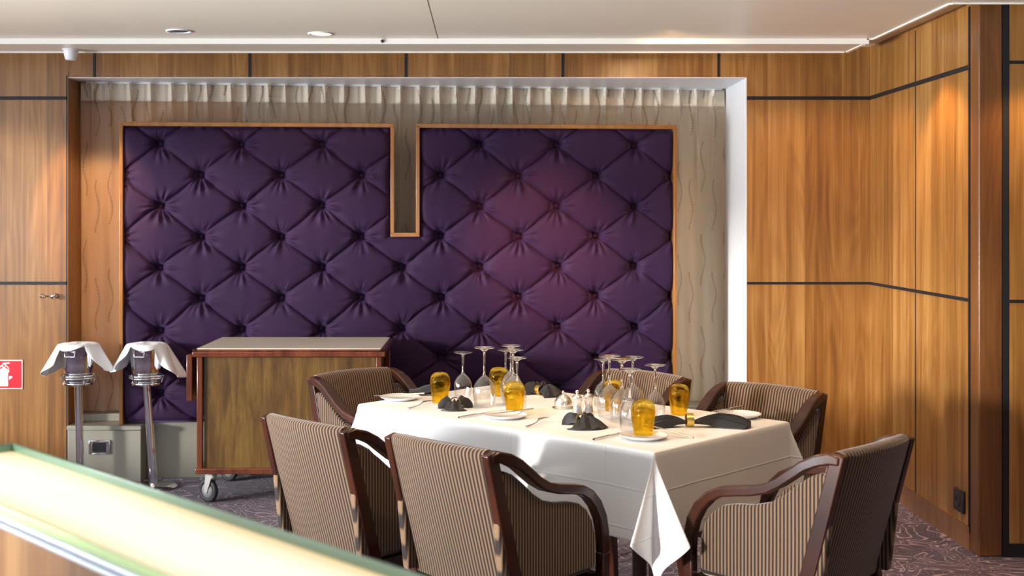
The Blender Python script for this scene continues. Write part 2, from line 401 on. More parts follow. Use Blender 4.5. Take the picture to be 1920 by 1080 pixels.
# alcove: reveals, backing wall
rv = MB(); rv.box(OX1-.004, OX1, D-.001, 7.62, 0, OZ); rv.box(OX0, OX1, D-.001, 7.62, OZ-.004, OZ); rv.box(OX1, OX1+.02, D+.06, 7.62, 0, OZ+.03); rv.box(OX0, OX1, D+.06, 7.62, OZ, OZ+.03)
struct(rv.build('trim_5', M['white']))
struct(MB().box(OX0-.05, OX0+.003, D-.003, 7.62, 0, OZ+.03).build('trim_6', M['veneer']))
CA, CS = 7.37, .103      # curtain plane y = CA + CS x
def cy(x): return CA+CS*x
struct(MB().add([(-1.45, cy(-1.45)+.1, 0), (OX1, cy(OX1)+.1, 0), (OX1, cy(OX1)+.16, 0), (-1.45, cy(-1.45)+.16, 0),
                 (-1.45, cy(-1.45)+.1, OZ), (OX1, cy(OX1)+.1, OZ), (OX1, cy(OX1)+.16, OZ), (-1.45, cy(-1.45)+.16, OZ)],
        [(0,3,2,1),(4,5,6,7),(0,1,5,4),(1,2,6,5),(2,3,7,6),(3,0,4,7)]).build('wall_alcove', M['backwall']))
struct(MB().add([(OX0, cy(OX0)+.1, 0), (-1.45, cy(-1.45)+.1, 0), (-1.45, cy(-1.45)+.16, 0), (OX0, cy(OX0)+.16, 0),
                 (OX0, cy(OX0)+.1, OZ), (-1.45, cy(-1.45)+.1, OZ), (-1.45, cy(-1.45)+.16, OZ), (OX0, cy(OX0)+.16, OZ)],
        [(0,3,2,1),(4,5,6,7),(0,1,5,4),(1,2,6,5),(2,3,7,6),(3,0,4,7)]).build('wall_alcove_left', solidwood('alcove_warm_light_wood', (.45, .17, .03), (.66, .30, .07), .4)))  # orange backing wood stands in for warm lamp light at the curtain's left
# right wall, frontal wall at far right, corner post
struct(MB().box(RX, RX+.06, FY+.06, D+.06, 0, 2.47).build('wall_right', M['veneer']))
struct(MB().box(2.31, 4.6, FY, FY+.06, 0, 2.47).build('wall_front_right', M['veneer']))
cp = MB(); cp.box(RX-.004, 2.285, FY, FY+.10, 0, 2.47)
struct(cp.build('trim_7', veneer('post_veneer', (.08, .028, .008), (.16, .06, .016), (.24, .10, .03)), bevel=.008, seg=3))
struct(MB().box(-5, -4.94, -4.1, 8, 0, .50).box(-5, -4.94, -4.1, 8, 2.36, 2.47).box(-5, -4.94, -4.1, -1.5, .50, 2.36).box(-5, -4.94, 5.8, 8, .50, 2.36).build('wall_left', M['veneer']))
struct(MB().box(4.54, 4.6, -4.1, 5.5, 0, 2.47).build('wall_far_right', M['veneer']))
struct(MB().box(-5, 4.6, -4.1, -4.04, 0, .8).box(-5, 4.6, -4.1, -4.04, 2.15, 2.47).box(-5, -2.6, -4.1, -4.04, .8, 2.15).box(3, 4.6, -4.1, -4.04, .8, 2.15).build('wall_front', M['veneer']))
def window(n, x0, x1, y0, y1, z0, z1, div):
    m = MB(); t = .05
    along = (y1-y0) > (x1-x0)
    def bar(a0, a1, b0, b1):
        if along: m.box(x0, x1, a0, a1, b0, b1)
        else: m.box(a0, a1, y0, y1, b0, b1)
    a0, a1 = (y0, y1) if along else (x0, x1)
    bar(a0, a1, z0, z0+t); bar(a0, a1, z1-t, z1)
    for k in range(div+1):
        c = a0+(a1-a0)*k/div; bar(max(a0, c-t/2), min(a1, c+t/2), z0, z1)
    o = struct(m.build('window_%d' % n, M['white'], bevel=.004))
    g = MB()
    if along: g.box((x0+x1)/2-.003, (x0+x1)/2+.003, y0, y1, z0, z1)
    else: g.box(x0, x1, (y0+y1)/2-.003, (y0+y1)/2+.003, z0, z1)
    g.build('pane', M['pane'], o)
window(1, -4.99, -4.95, -1.5, 2.15, .50, 2.36, 2); window(2, -4.99, -4.95, 2.15, 5.8, .50, 2.36, 2); window(3, -2.6, 3.0, -4.09, -4.05, .8, 2.15, 4)
# dark grooves between the veneer panels (one strip each)
g = MB(); T = .004
def gh(x0, x1, z, y=D, h=.020): g.box(x0, x1, y-T, y+.01, z-h/2, z+h/2)
Zg1, Zg2 = az(184, D), az(531, D)
gh(-5, OX0-.002, Zg1); gh(-5, OX0-.002, Zg2, h=.018); gh(OX1+.001, RX, Zg1); gh(OX1+.001, RX, Zg2, h=.014)
for px in (177, 468, 761, 1055, 1347): X = ax(px, D); g.box(X-.007, X+.007, D-T, D+.01, OZ+.001, 2.46)
g.box(OX0-.008, OX0-.001, D-T, D+.01, 0, OZ+.01)
struct(g.build('trim_8', M['groove']))
g = MB()
for z_, h in ((Zg1, .022), (Zg2, .016)): g.box(RX-T, RX+.01, FY+.10, D, z_-h/2, z_+h/2)
Yv = RX*F/(1717-911); g.box(RX-.0025, RX+.01, Yv-.004, Yv+.004, .1, 2.45)
g.box(RX-.006, RX+.01, FY+.10, FY+.115, .08, 2.45)
struct(g.build('trim_9', M['groove']))
g = MB(); g.box(2.285, 2.312, FY-.001, FY+.05, 0, 2.45)
gh(2.31, 4.54, az(117, FY), FY, .014); gh(2.31, 4.54, az(565, FY), FY, .014)
struct(g.build('trim_10', M['groove']))
struct(MB().box(RX-.008, RX+.01, FY+.10, D, 0, .105).build('baseboard_right', M['mahogany'] if False else solidwood('skirting', (.16,.065,.028), (.24,.105,.045), .5)))
struct(MB().box(OX1+.001, RX-.008, D-.008, D+.01, 0, .105).build('baseboard_back', bpy.data.materials['skirting']))
struct(MB().box(2.312, 4.54, FY-.008, FY+.01, 0, .06).build('baseboard_front_right', M['groove']))
# plinth under the upholstered panel, sill behind it
PA, PS = 7.235, .085
def py_(x): return PA+PS*x
def slab(x0, x1, f0, f1, z0, z1):
    return MB().add([(x0, f0(x0), z0), (x1, f0(x1), z0), (x1, f1(x1), z0), (x0, f1(x0), z0), (x0, f0(x0), z1), (x1, f0(x1), z1), (x1, f1(x1), z1), (x0, f1(x0), z1)],
                    [(0,3,2,1),(4,5,6,7),(0,1,5,4),(1,2,6,5),(2,3,7,6),(3,0,4,7)])
struct(slab(-1.95, OX1-.005, py_, lambda x: cy(x)+.1, 0, .322).build('trim_11', M['greypaint']))
struct(slab(OX0+.003, OX1-.005, lambda x: py_(x)+.05, lambda x: cy(x)+.1, .322, .365).build('trim_12', M['greypaint'], bevel=.004))
# ledge box at the left with lid
o = thing('storage_ledge', 'low grey-green painted ledge box below the left edge of the tufted purple panel', 'box', (-2.162, 6.95, 0))
MB().box(-.208, .208, 0, .25, 0, .295).build('body', M['greypaint'], o, bevel=.004)
MB().box(-.211, .214, -.012, .25, .295, .322).build('lid', M['greypaint'], o, bevel=.006)
o = thing('power_socket', 'rectangular chrome-framed socket on the grey-green ledge box', 'socket', (ax(187, 6.95), 6.949, az(838, 6.95)))
MB().box(-.062, .062, -.012, 0, -.041, .041).build('cover_frame', M['chrome'], o, bevel=.006)
MB().box(-.040, .040, -.0145, -.010, -.027, .027).build('socket_insert', M['blackplastic'], o, bevel=.003)
o = thing('wall_socket', 'black square socket low on the right-hand wood wall', 'socket', (RX, 5.64, .20))
MB().box(-.012, 0, -.060, .060, -.052, .052).build('cover_frame', M['blackplastic'], o, bevel=.006)
MB().lathe([(.028, -.0005), (.028, .002), (.023, .003), (.022, -.0004)], 24, Matrix.Translation((-.012, 0, 0)) @ Matrix.Rotation(-PI/2, 4, 'Y')).build('socket_insert', M['rubber'], o)

# ---------------------------------------------------------------- tufted purple wall panel
PX0 = -2.087; PL = 3.217; th = math.atan(PS)
pan = thing('upholstered_wall_panel', 'large deep-buttoned purple velvet wall panel in a thin orange wood frame', 'wall panel', (PX0, py_(PX0), .32), th)
ZT = 2.033-.32; NX0, NX1, NZ = 1.543, 1.692, 1.40-.32; FW = .022
b0x, bdx, bz0, bdz = .217, .2295, 1.212-.32, .178
btn = []
for r in range(-5, 5):
    z = bz0+r*bdz
    for c in range(-1, 15):
        if (c+r) % 2: continue
        x = b0x+c*bdx
        if x < .06 or x > PL-.06 or z < .08 or z > ZT-.06: continue
        if NX0-.03 < x < NX1+.03 and z > NZ-.03: continue
        btn.append((x, z))
rw = random.Random(3)
bprm = {}
def tuft(x, z):
    xo, zo = x, z; x += .012*noise.noise((xo*5, zo*5, 9.1)); z += .010*noise.noise((xo*5, zo*5, 3.3))
    a = (x-b0x)/(2*bdx)+(z-bz0)/(2*bdz); b = (x-b0x)/(2*bdx)-(z-bz0)/(2*bdz)
    fa = abs(a-round(a)); fb = abs(b-round(b))
    # crease lines along both diagonals
    h = .018*(1-math.exp(-fa/.026))*(1-math.exp(-fb/.026))
    h += .011*(math.sin(PI*fa)*math.sin(PI*fb))**.8
    # nearest button
    ia, ib = round(a), round(b); bx = b0x+(ia+ib)*bdx; bz = bz0+(ia-ib)*bdz
    dx, dz = x-bx, z-bz; r = math.hypot(dx, dz)
    h -= .066*math.exp(-(r/.033)**2)+.010*math.exp(-(r/.07)**2)
    if r > 1e-5:
        k = (ia, ib)
        if k not in bprm: bprm[k] = [(rw.uniform(0, 2*PI), rw.randint(7, 12), rw.uniform(.0012, .0028)) for _ in range(2)]
        an = math.atan2(dz, dx); wv = 0
        for p0, n_, am in bprm[k]: wv += am*math.sin(n_*an+p0+1.2*math.sin(3*an+p0))
        wv *= 1.7+1.1*math.cos(an+1.2)
        h += wv*math.exp(-((r-.060)/.042)**2)
        h += .0013*math.sin(24*an+k[0])*math.exp(-((r-.055)/.030)**2)
    h += .003*noise.noise((x*3, z*3, 4.2))+.0016*noise.noise((x*14, z*9, 1.2))
    # edges roll back to the frame
    e_ = min(x-.0, PL-x, ZT-z+.0, z)
    if z > NZ-.1: e_ = min(e_, max(abs(x-(NX0+NX1)/2)-(NX1-NX0)/2, NZ-z))
    h += .0
    return max(.004, .012+(h+.052)*(1-math.exp(-max(e_, 0)/.012)))
nx, nz = 640, 350; vs = {}; verts = []; faces = []
def vid(i, j):
    k = (i, j)
    if k not in vs:
        x = PL*i/nx; z = ZT*j/nz; vs[k] = len(verts); verts.append((x, -tuft(x, z), z))
    return vs[k]
for j in range(nz):
    for i in range(nx):
        xc = PL*(i+.5)/nx; zc = ZT*(j+.5)/nz
        if NX0 < xc < NX1 and zc > NZ: continue
        faces.append((vid(i, j), vid(i+1, j), vid(i+1, j+1), vid(i, j+1)))
m_ = MB(); m_.v = verts; m_.f = faces; m_.build('velvet_cushion', M['velvet'], pan, smooth=True)
bk = MB(); bk.box(0, NX0, 0, .04, 0, ZT); bk.box(NX1, PL, 0, .04, 0, ZT); bk.box(NX0, NX1, 0, .04, 0, NZ); bk.build('backing_board', M['framewood'], pan)
fr = MB(); y0, y1 = -.096, .045
for a in ((-.002, FW-.004, 0, ZT), (PL-FW+.004, PL+.002, 0, ZT), (0, NX0+FW/2, ZT-.012, ZT+.012), (NX1-FW/2, PL, ZT-.012, ZT+.012),
          (NX0-.010, NX0+.012, NZ, ZT), (NX1-.012, NX1+.010, NZ, ZT), (NX0-.010, NX1+.010, NZ-.012, NZ+.012)):
    fr.box(a[0], a[1], y0, y1, a[2], a[3])
fr.build('frame', M['framewood'], pan, bevel=.003)
bm0 = None
for (x, z) in btn:
    if bm0 is None:
        q = MB(); q.lathe([(.0001, .012), (.008, .011), (.014, .007), (.016, 0), (.014, -.006), (.0001, -.008)], 16, Matrix.Rotation(PI/2, 4, 'X'))
        bm0 = q.build('button', M['velvet'], pan, smooth=True); bo = bm0
    else: bo = bm0.copy(); C.objects.link(bo)
    bo.location = (x, -(tuft(x, z)+.004), z)

# ---------------------------------------------------------------- sheer curtain
cu = thing('sheer_curtain', 'pleated beige sheer curtain with wavy beaded lines behind the purple panel', 'curtain', (0, 0, 0))
x0c, x1c = OX0+.012, OX1-.012; L = x1c-x0c; nu = 1400
def pleat(x, z):
    p = .112; k = math.floor(x/p); u = x/p-k
    top = OZ-.012; dz = (top-z)
    r = random.Random(k*13+5); jit = r.uniform(-.12, .12); amp = r.uniform(.8, 1.2); sl = r.uniform(-.25, .25)
    c_ = .5+jit+sl*min(dz, .45)
    bumpy = math.exp(-((u-c_)/(.085+.10*min(dz, .5)))**2)*.048*amp*math.exp(-dz/.34)-.012*math.exp(-((u-c_+.28)/.10)**2)*math.exp(-dz/.15)
    return bumpy+.008*math.sin(2*PI*x/.19+1.3*math.sin(z*1.7))*min(1, dz*2)+.005*math.sin(2*PI*x/.083+z)*min(1, dz)
def cfn(z0, z1, nv, off=0):
    def f(i, j):
        x = x0c+L*i/(nu-1); z = z1+(z0-z1)*j/(nv-1); return (x, cy(x)+.03-pleat(x, z)-off, z)
    return f
MB().grid(nu, 70, cfn(.37, OZ-.012, 70)).build('sheer_panel', M['sheer'], cu, smooth=True)
hd = MB().grid(nu, 8, cfn(OZ-.114, OZ-.010, 8, -.004)).build('pleated_header', M['header'], cu, smooth=True, solid=.002)
MB().box(x0c, x1c, -.012, .012, OZ-.014, OZ-.004).build('curtain_rail', M['white'], cu)
rl = bpy.data.objects['curtain_rail']; rl.rotation_euler = (0, 0, math.atan(CS)); rl.location = (0, CA+.035, 0)
rl.data.transform(Matrix.Scale(.992, 4, (1, 0, 0)))

# ---------------------------------------------------------------- ceiling fittings
def downlight(px, pyy, lit, lab):
    p = at(px, pyy, CZ); o = thing('ceiling_downlight', lab, 'ceiling light', p)
    MB().lathe([(.066, .0), (.064, -.006), (.052, -.004), (.048, .004), (.048, .03), (.055, .03), (.066, .01)], 40, close=True).build('trim_ring', M['cream_trim'] if lit else M['white'], o, smooth=True)
    MB().lathe([(.047, .004), (.047, -.001), (.03, -.003), (.0005, -.0035)], 32).build('lamp', M['lampon'] if lit else M['blackplastic'], o, smooth=True)
downlight(336, 58, False, 'recessed ceiling downlight with a dark unlit centre, left of the lit one')
downlight(601, 63, True, 'recessed ceiling downlight glowing warm, right of the dark one')
o = thing('ceiling_sensor', 'small white cone-shaped sensor hanging below the ceiling edge at upper left', 'sensor', (ax(133, 6.6), 6.6, 2.405))
MB().lathe([(.040, 0), (.036, -.03), (.030, -.052), (.024, -.058), (.0005, -.058)], 28).build('housing', M['white'], o, smooth=True, angle=40)
MB().lathe([(.045, 0), (.045, -.006), (.038, -.008)], 28).build('base_plate', M['white'], o)
o = thing('ceiling_hook', 'tiny dark metal hook on the pale ceiling edge', 'hook', (ax(717, 6.373), 6.372, az(77, 6.373)))
MB().box(-.009, .009, -.004, 0, -.003, .003).box(-.003, .003, -.010, 0, -.010, .008).build('hook_plate', M['groove'], o)

# ---------------------------------------------------------------- left wall fittings: sign, door knob
sx, sy = ax(43, D), D-.004; S = .166
o = thing('fire_extinguisher_sign', 'red square sign with a white fire extinguisher symbol on the left wood wall', 'sign', (sx-S/2, D, az(702, D)))
MB().box(-S/2, S/2, -.006, 0, -S/2, S/2).build('backing_plate', M['signwhite'], o, bevel=.001)
MB().box(-S/2+.006, S/2-.006, -.0072, -.005, -S/2+.006, S/2-.006).build('red_field', M['red'], o)
ic = MB(); cx = -.012-.026+.016
def sc_(poly): return [(a*.001+cx, b*.001) for a, b in poly]
y0_, y1_ = -.0086, -.0070
ic.prism(sc_([(-22, -66), (22, -66), (24, -60), (24, 22), (20, 32), (8, 38), (8, 44), (-8, 44), (-8, 38), (-20, 32), (-24, 22), (-24, -60)]), y0_, y1_, 'y')
ic.prism(sc_([(-8, 44), (8, 44), (14, 50), (10, 56), (-10, 56), (-26, 46), (-24, 40), (-10, 46)]), y0_, y1_, 'y')
ic.prism(sc_([(-12, 58), (-6, 66), (30, 70), (34, 63), (10, 60), (6, 56)]), y0_, y1_, 'y')
ic.prism(sc_([(12, 56), (22, 46), (30, 36), (30, 12), (25, 12), (25, 34), (18, 42), (10, 48)]), y0_, y1_, 'y')
ic.prism(sc_([(30, -12), (34, -8), (44, -8), (48, -14), (46, -20), (38, -22), (36, -28), (30, -28)]), y0_, y1_, 'y')
ic.build('extinguisher_symbol', M['signwhite'], o)
MB().lathe([(.006, 0), (.006, .0012), (.0005, .0012)], 16, Matrix.Translation((cx, -.0086, .050)) @ Matrix.Rotation(PI/2, 4, 'X')).build('gauge_mark', M['red'], o)
dz_ = az(555, D); o = thing('cupboard_knob', 'small chrome knob beside a keyhole on the left wood door', 'door knob', (ax(103, D), D, dz_))
MB().lathe([(.0005, 0), (.016, 0), (.016, .004), (.007, .006), (.007, .018), (.014, .022), (.017, .030), (.014, .037), (.0005, .040)], 24, Matrix.Rotation(PI/2, 4, 'X')).build('knob', M['chrome'], o, smooth=True)
MB().lathe([(.0005, 0), (.012, 0), (.012, .006), (.0005, .009)], 20, Matrix.Translation((-.075, 0, 0)) @ Matrix.Rotation(PI/2, 4, 'X')).build('keyhole_escutcheon', M['chrome'], o, smooth=True)
MB().tube([(-.075, -.008, 0), (-.06, -.022, 0), (-.048, -.022, 0)], .005, 8).build('key_turn', M['chrome'], o, smooth=True)

# ---------------------------------------------------------------- serving cart
CX0, CX1, CY = -1.533, -.526, 6.40; cw = CX1-CX0; cd_ = .64
o = thing('serving_trolley', 'brown wooden serving trolley with a pale top and castors against the purple panel', 'trolley', ((CX0+CX1)/2, CY+cd_/2, 0))
hw, hd_ = cw/2, cd_/2
t = MB(); t.box(-hw, hw, -hd_, hd_, .772, .800)
for a in ((-hw, hw, -hd_, -hd_+.03), (-hw, hw, hd_-.03, hd_), (-hw, -hw+.03, -hd_, hd_), (hw-.03, hw, -hd_, hd_)): t.box(*a, .800, .812)
t.build('top_frame', M['mahogany'], o, bevel=.004)
MB().box(-hw+.022, hw-.022, -hd_+.016, hd_-.016, .801, .816).build('top_surface', plain('pale_laminate', (.78, .73, .60), .25, nz=.02), o, bevel=.003)
MB().box(-hw+.055, hw-.055, -hd_+.035, hd_-.035, .185, .772).build('side_panel', M['burl'], o)
p = MB()
for sx_ in (-1, 1):
    for sy_ in (-1, 1):
        x = sx_*(hw-.035); y = sy_*(hd_-.032); p = MB().box(x-.015, x+.015, y-.015, y+.015, .185, .772); p.build('corner_post', M['mahogany'], o, bevel=.004)
MB().box(-hw+.012, hw-.012, -hd_+.010, hd_-.010, .158, .188).build('base_frame', M['mahogany'], o, bevel=.004)
MB().box(-hw-.050, -hw-.018, -hd_+.08, hd_-.10, .53, .775).build('folded_leaf', M['mahogany'], o, bevel=.004)
MB().tube([(-hw-.02, -.1, .76), (-hw+.02, -.1, .765)], .006, 8).build('hinge', M['chrome'], o)
MB().tube([(-hw-.02, .1, .76), (-hw+.02, .1, .765)], .006, 8).build('hinge', M['chrome'], o)
for sx_, sy_ in ((-1, -1), (1, -1), (-1, 1), (1, 1)):
    x = sx_*(hw-.085); y = sy_*(hd_-.06); wr = .062
    m = MB(); m.lathe([(.0005, .158), (.032, .158), (.032, .152), (.020, .147), (.0005, .147)], 20)
    for s2 in (-1, 1): m.prism([(-.028, .150), (.020, .150), (.030, .062), (.026, .050), (.010, .050)], s2*.020-.0015, s2*.020+.0015, 'x')
    m.box(-.0215, .0215, -.028, .020, .146, .151)
    cst = m.build('castor', plain('zinc_plate', (.62, .62, .60), .35, .6) if 'zinc_plate' not in bpy.data.materials else bpy.data.materials['zinc_plate'], o, bevel=.001)
    cst.location = (x, y, 0); cst.rotation_euler = (0, 0, R(58))
    W_ = Matrix.Translation((0, .018, wr)) @ Matrix.Rotation(PI/2, 4, 'Y')
    MB().lathe([(.040, -.013), (.057, -.014), (wr, -.007), (wr, .007), (.057, .014), (.040, .013)], 40, W_, close=True).build('wheel', M['rubber'], cst, smooth=True)
    MB().lathe([(.0005, -.016), (.018, -.016), (.040, -.010), (.040, .010), (.018, .016), (.0005, .016)], 32, W_).build('wheel_hub', plain('grey_plastic', (.30, .30, .31), .4) if 'grey_plastic' not in bpy.data.materials else bpy.data.materials['grey_plastic'], cst, smooth=True)

# ---------------------------------------------------------------- champagne bucket stands
def bucket_set(px, lean, labs, seed):
    Y = 6.82; X = ax(px, Y); zb = .60
    s = thing('bucket_stand', labs[0], 'bucket stand', (X+lean, Y, 0))
    MB().lathe([(.0005, .001), (.125, .001), (.128, .006), (.12, .014), (.03, .022), (.0005, .022)], 48).build('base', M['chrome'], s, smooth=True, angle=50)
    MB().tube([(0, 0, .02), (-lean, 0, zb-.03)], .0215, 20).build('pole', M['chrome'], s, smooth=True, angle=60)
    h = MB()
    for zz, rr in ((zb-.018, .080), (zb+.012, .094), (zb+.024, .096)):
        h.tube([(-lean+rr*math.cos(2*PI*k/40), rr*math.sin(2*PI*k/40), zz) for k in range(40)], .0042, 8, closed=True)
    for k in range(5):
        a = 2*PI*k/5+.4; h.tube([(-lean+.080*math.cos(a), .080*math.sin(a), zb-.018), (-lean+.096*math.cos(a), .096*math.sin(a), zb+.026)], .0045, 8)
    h.lathe([(.0005, zb-.030), (.085, zb-.026), (.085, zb-.018), (.0005, zb-.018)], 32, Matrix.Translation((-lean, 0, 0)))
    h.build('holder_ring', M['chrome'], s, smooth=True, angle=50)
    b = thing('ice_bucket', labs[1], 'ice bucket', (X, Y, zb-.016))
    MB().lathe([(.0005, 0), (.068, 0), (.074, .008), (.084, .10), (.097, .200), (.102, .204), (.100, .208), (.094, .205), (.080, .10), (.070, .012), (.0005, .010)], 48, close=False).build('bucket_body', M['chrome'], b, smooth=True)
    for sgn in (-1, 1):
        hm = MB(); a0 = -PI/2+.10*sgn if sgn < 0 else PI/2
        d = Vector((math.cos(a0), math.sin(a0), 0)); tt = Vector((-d.y, d.x, 0))
        pts = [d*.093-tt*.028+Vector((0,0,.185)), d*.110-tt*.028+Vector((0,0,.185)), d*.110-tt*.028+Vector((0,0,.152)), d*.110+tt*.028+Vector((0,0,.152)), d*.110+tt*.028+Vector((0,0,.185)), d*.093+tt*.028+Vector((0,0,.185))]
        hm.tube(pts, .0042, 8).build('handle', M['chrome'], b, smooth=True)
    # towel over the rim
    rr = random.Random(seed); ph = rr.uniform(0, 6); ns, nw = 144, 26
    hl, hr = (.185, .138) if seed == 1 else (.145, .190)
    def f(i, j):
        a = 2*PI*i/ns; q = j/(nw-1); rim = .1045; ca = math.cos(a)
        hang = (hr if ca > 0 else hl)*max(0, (abs(ca)-.58)/.42)**.6+.016+.014*math.sin(3*a+ph)
        if q < .35:
            r = rim*q/.35; z = .2135+.004*math.sin(q/.35*PI)+.0015*math.sin(5*a+r*60+ph)
        else:
            d = (q-.35)/.65*hang; fl = d/.19
            pl = math.sin(9*a+ph)*.020*fl+math.sin(17*a+2*ph)*.006*fl
            r = rim+.006*min(1, d/.01)+(.36+.10*abs(ca))*d+pl; z = .2125-.93*d+.004*math.exp(-d/.01)
        return (r*ca, r*math.sin(a), z)
    tw = MB().grid(ns, nw, f, wrapu=True).build('serving_towel', M['linen_white'], None, smooth=True, solid=.003)
    tw.location = (X, Y, zb-.016); tag(tw, labs[2], 'towel', 'white towels over the ice buckets')
    s['group'] = 'ice bucket stands'; b['group'] = 'ice buckets'
bucket_set(147, .012, ('left one of the two chrome pole stands for ice buckets', 'chrome ice bucket on the leftmost stand, in front of the wood wall', 'white towel draped over the leftmost ice bucket'), 1)
bucket_set(275, .040, ('chrome pole ice bucket stand with a round base, next to the trolley', 'chrome ice bucket nearest the trolley, in front of the purple panel', 'white towel draped over the ice bucket nearest the trolley'), 2)

# ---------------------------------------------------------------- lit divider in the foreground
uD = Vector((.690, -.724, 0)); nD = Vector((.724, .690, 0)); ang = math.atan2(uD.y, uD.x)
p0 = at(27, 830, 1.12)
o = thing('lit_divider', 'low wood foreground divider topped by a glowing frosted glass shelf with green edges', 'divider', (p0.x, p0.y, 0), ang)
LN = 3.1   # local x along the divider away from its far end, local y towards the table (far side = 0, near side negative)
MB().box(.006, LN, -.172, -.006, .92, 1.107).build('frosted_light_shelf', M['litglass'], o)
gg = MB(); gg.box(0, LN, -.006, 0, .95, 1.12); gg.box(0, .006, -.172, -.006, .95, 1.12)
gg.build('glass_edge', M['greenglass'], o, bevel=.0015)
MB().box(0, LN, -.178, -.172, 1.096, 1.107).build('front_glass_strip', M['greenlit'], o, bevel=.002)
MB().box(-.004, LN, -.184, .004, 1.089, 1.096).box(-.004, LN, -.184, .004, 1.079, 1.086).build('steel_trim', M['brushed'], o, bevel=.002)
MB().box(-.002, LN, -.180, 0, 1.084, 1.091).build('trim_gap', M['groove'], o)
MB().box(0, LN, -.180, -.002, 0, 1.080).build('wood_body', M['veneer'], o)

# ---------------------------------------------------------------- dining table and cloth
ua = math.atan2(-.699, .715); u = Vector((.715, -.699, 0)).normalized(); v = Vector((-u.y, u.x, 0))
TC = Vector((.296, 4.661, 0)); TL, TW = 1.445, .81; TZ = .76
tb = thing('dining_table', 'rectangular dining table hidden under the white cloth', 'table', TC, ua)
MB().box(-TL/2+.008, TL/2-.008, -TW/2+.008, TW/2-.008, .725, .754).build('tabletop', M['mahogany'], tb, bevel=.006)
for sx_, sy_ in ((-1, -1), (1, -1), (-1, 1), (1, 1)):
    x, y = sx_*(TL/2-.17), sy_*(TW/2-.15)
    MB().tube([(x, y, .725), (x, y, .3), (x+.0, y, 0)], [.028, .024, .018], 14).build('leg', M['chairwood'], tb, smooth=True, angle=50)
def cloth():
    n1, n2 = 150, 104
    oN, oF, oL, oR = .300, .055, .055, .300      # overhang near, far, left end, right end
    xs = [-TL/2-oL+(TL+oL+oR)*i/(n1-1) for i in range(n1)]; ys = [-TW/2-oN+(TW+oN+oF)*j/(n2-1) for j in range(n2)]
    rc = .018
    def f(i, j):
        x, y = xs[i], ys[j]
        ex = max(0, abs(x)-TL/2); ey = max(0, abs(y)-TW/2); sx_ = 1 if x > 0 else -1; sy_ = 1 if y > 0 else -1
        bx = max(-TL/2, min(TL/2, x)); by = max(-TW/2, min(TW/2, y)); r = math.hypot(ex, ey)
        if r == 0: return (x, y, TZ+.0006*noise.noise((x*3, y*3, 0)))
        phi = math.atan2(ey, ex)/(PI/2)          # 0 = side, 1 = front
        if ex > 0 and ey > 0:
            big = sx_ > 0 and sy_ < 0
            k = .50*(math.exp(-((phi-.24)/.13)**2)+.92*math.exp(-((phi-.80)/.12)**2))+.10*math.exp(-((phi-.5)/.12)**2)
            k *= min(1, r/.05)*(1.0 if big else .75)
            k += .04
        else: k = .04
        # small ripples on the hanging sides
        along = x if ey > 0 and ex == 0 else y
        k += .022*math.sin(along*9+1.0)*(r/.3)+.010*math.sin(along*23)*(r/.3)
        k = max(0, k)
        # rounding over the edge
        q = min(r, rc*1.57); out = rc*math.sin(q/rc)*.35; drop = rc*(1-math.cos(q/rc)); rest = max(0, r-rc*1.57)
        out += rest*k; drop += rest*math.sqrt(max(0, 1-min(k, .95)**2))
        t = phi if (ex > 0 and ey > 0) else (0 if ex > 0 else 1)
        t2 = t*t*(3-2*t)
        dx, dy = math.cos(t2*PI/2)*sx_, math.sin(t2*PI/2)*sy_
        return (bx+dx*out, by+dy*out, TZ-drop)
    return MB().grid(n1, n2, f)
clo = cloth().build('tablecloth', M['cloth'], None, smooth=True, solid=.002, sub=1)
clo.location = TC; clo.rotation_euler = (0, 0, ua); tag(clo, 'white tablecloth with a long hanging corner draped over the dining table', 'tablecloth')

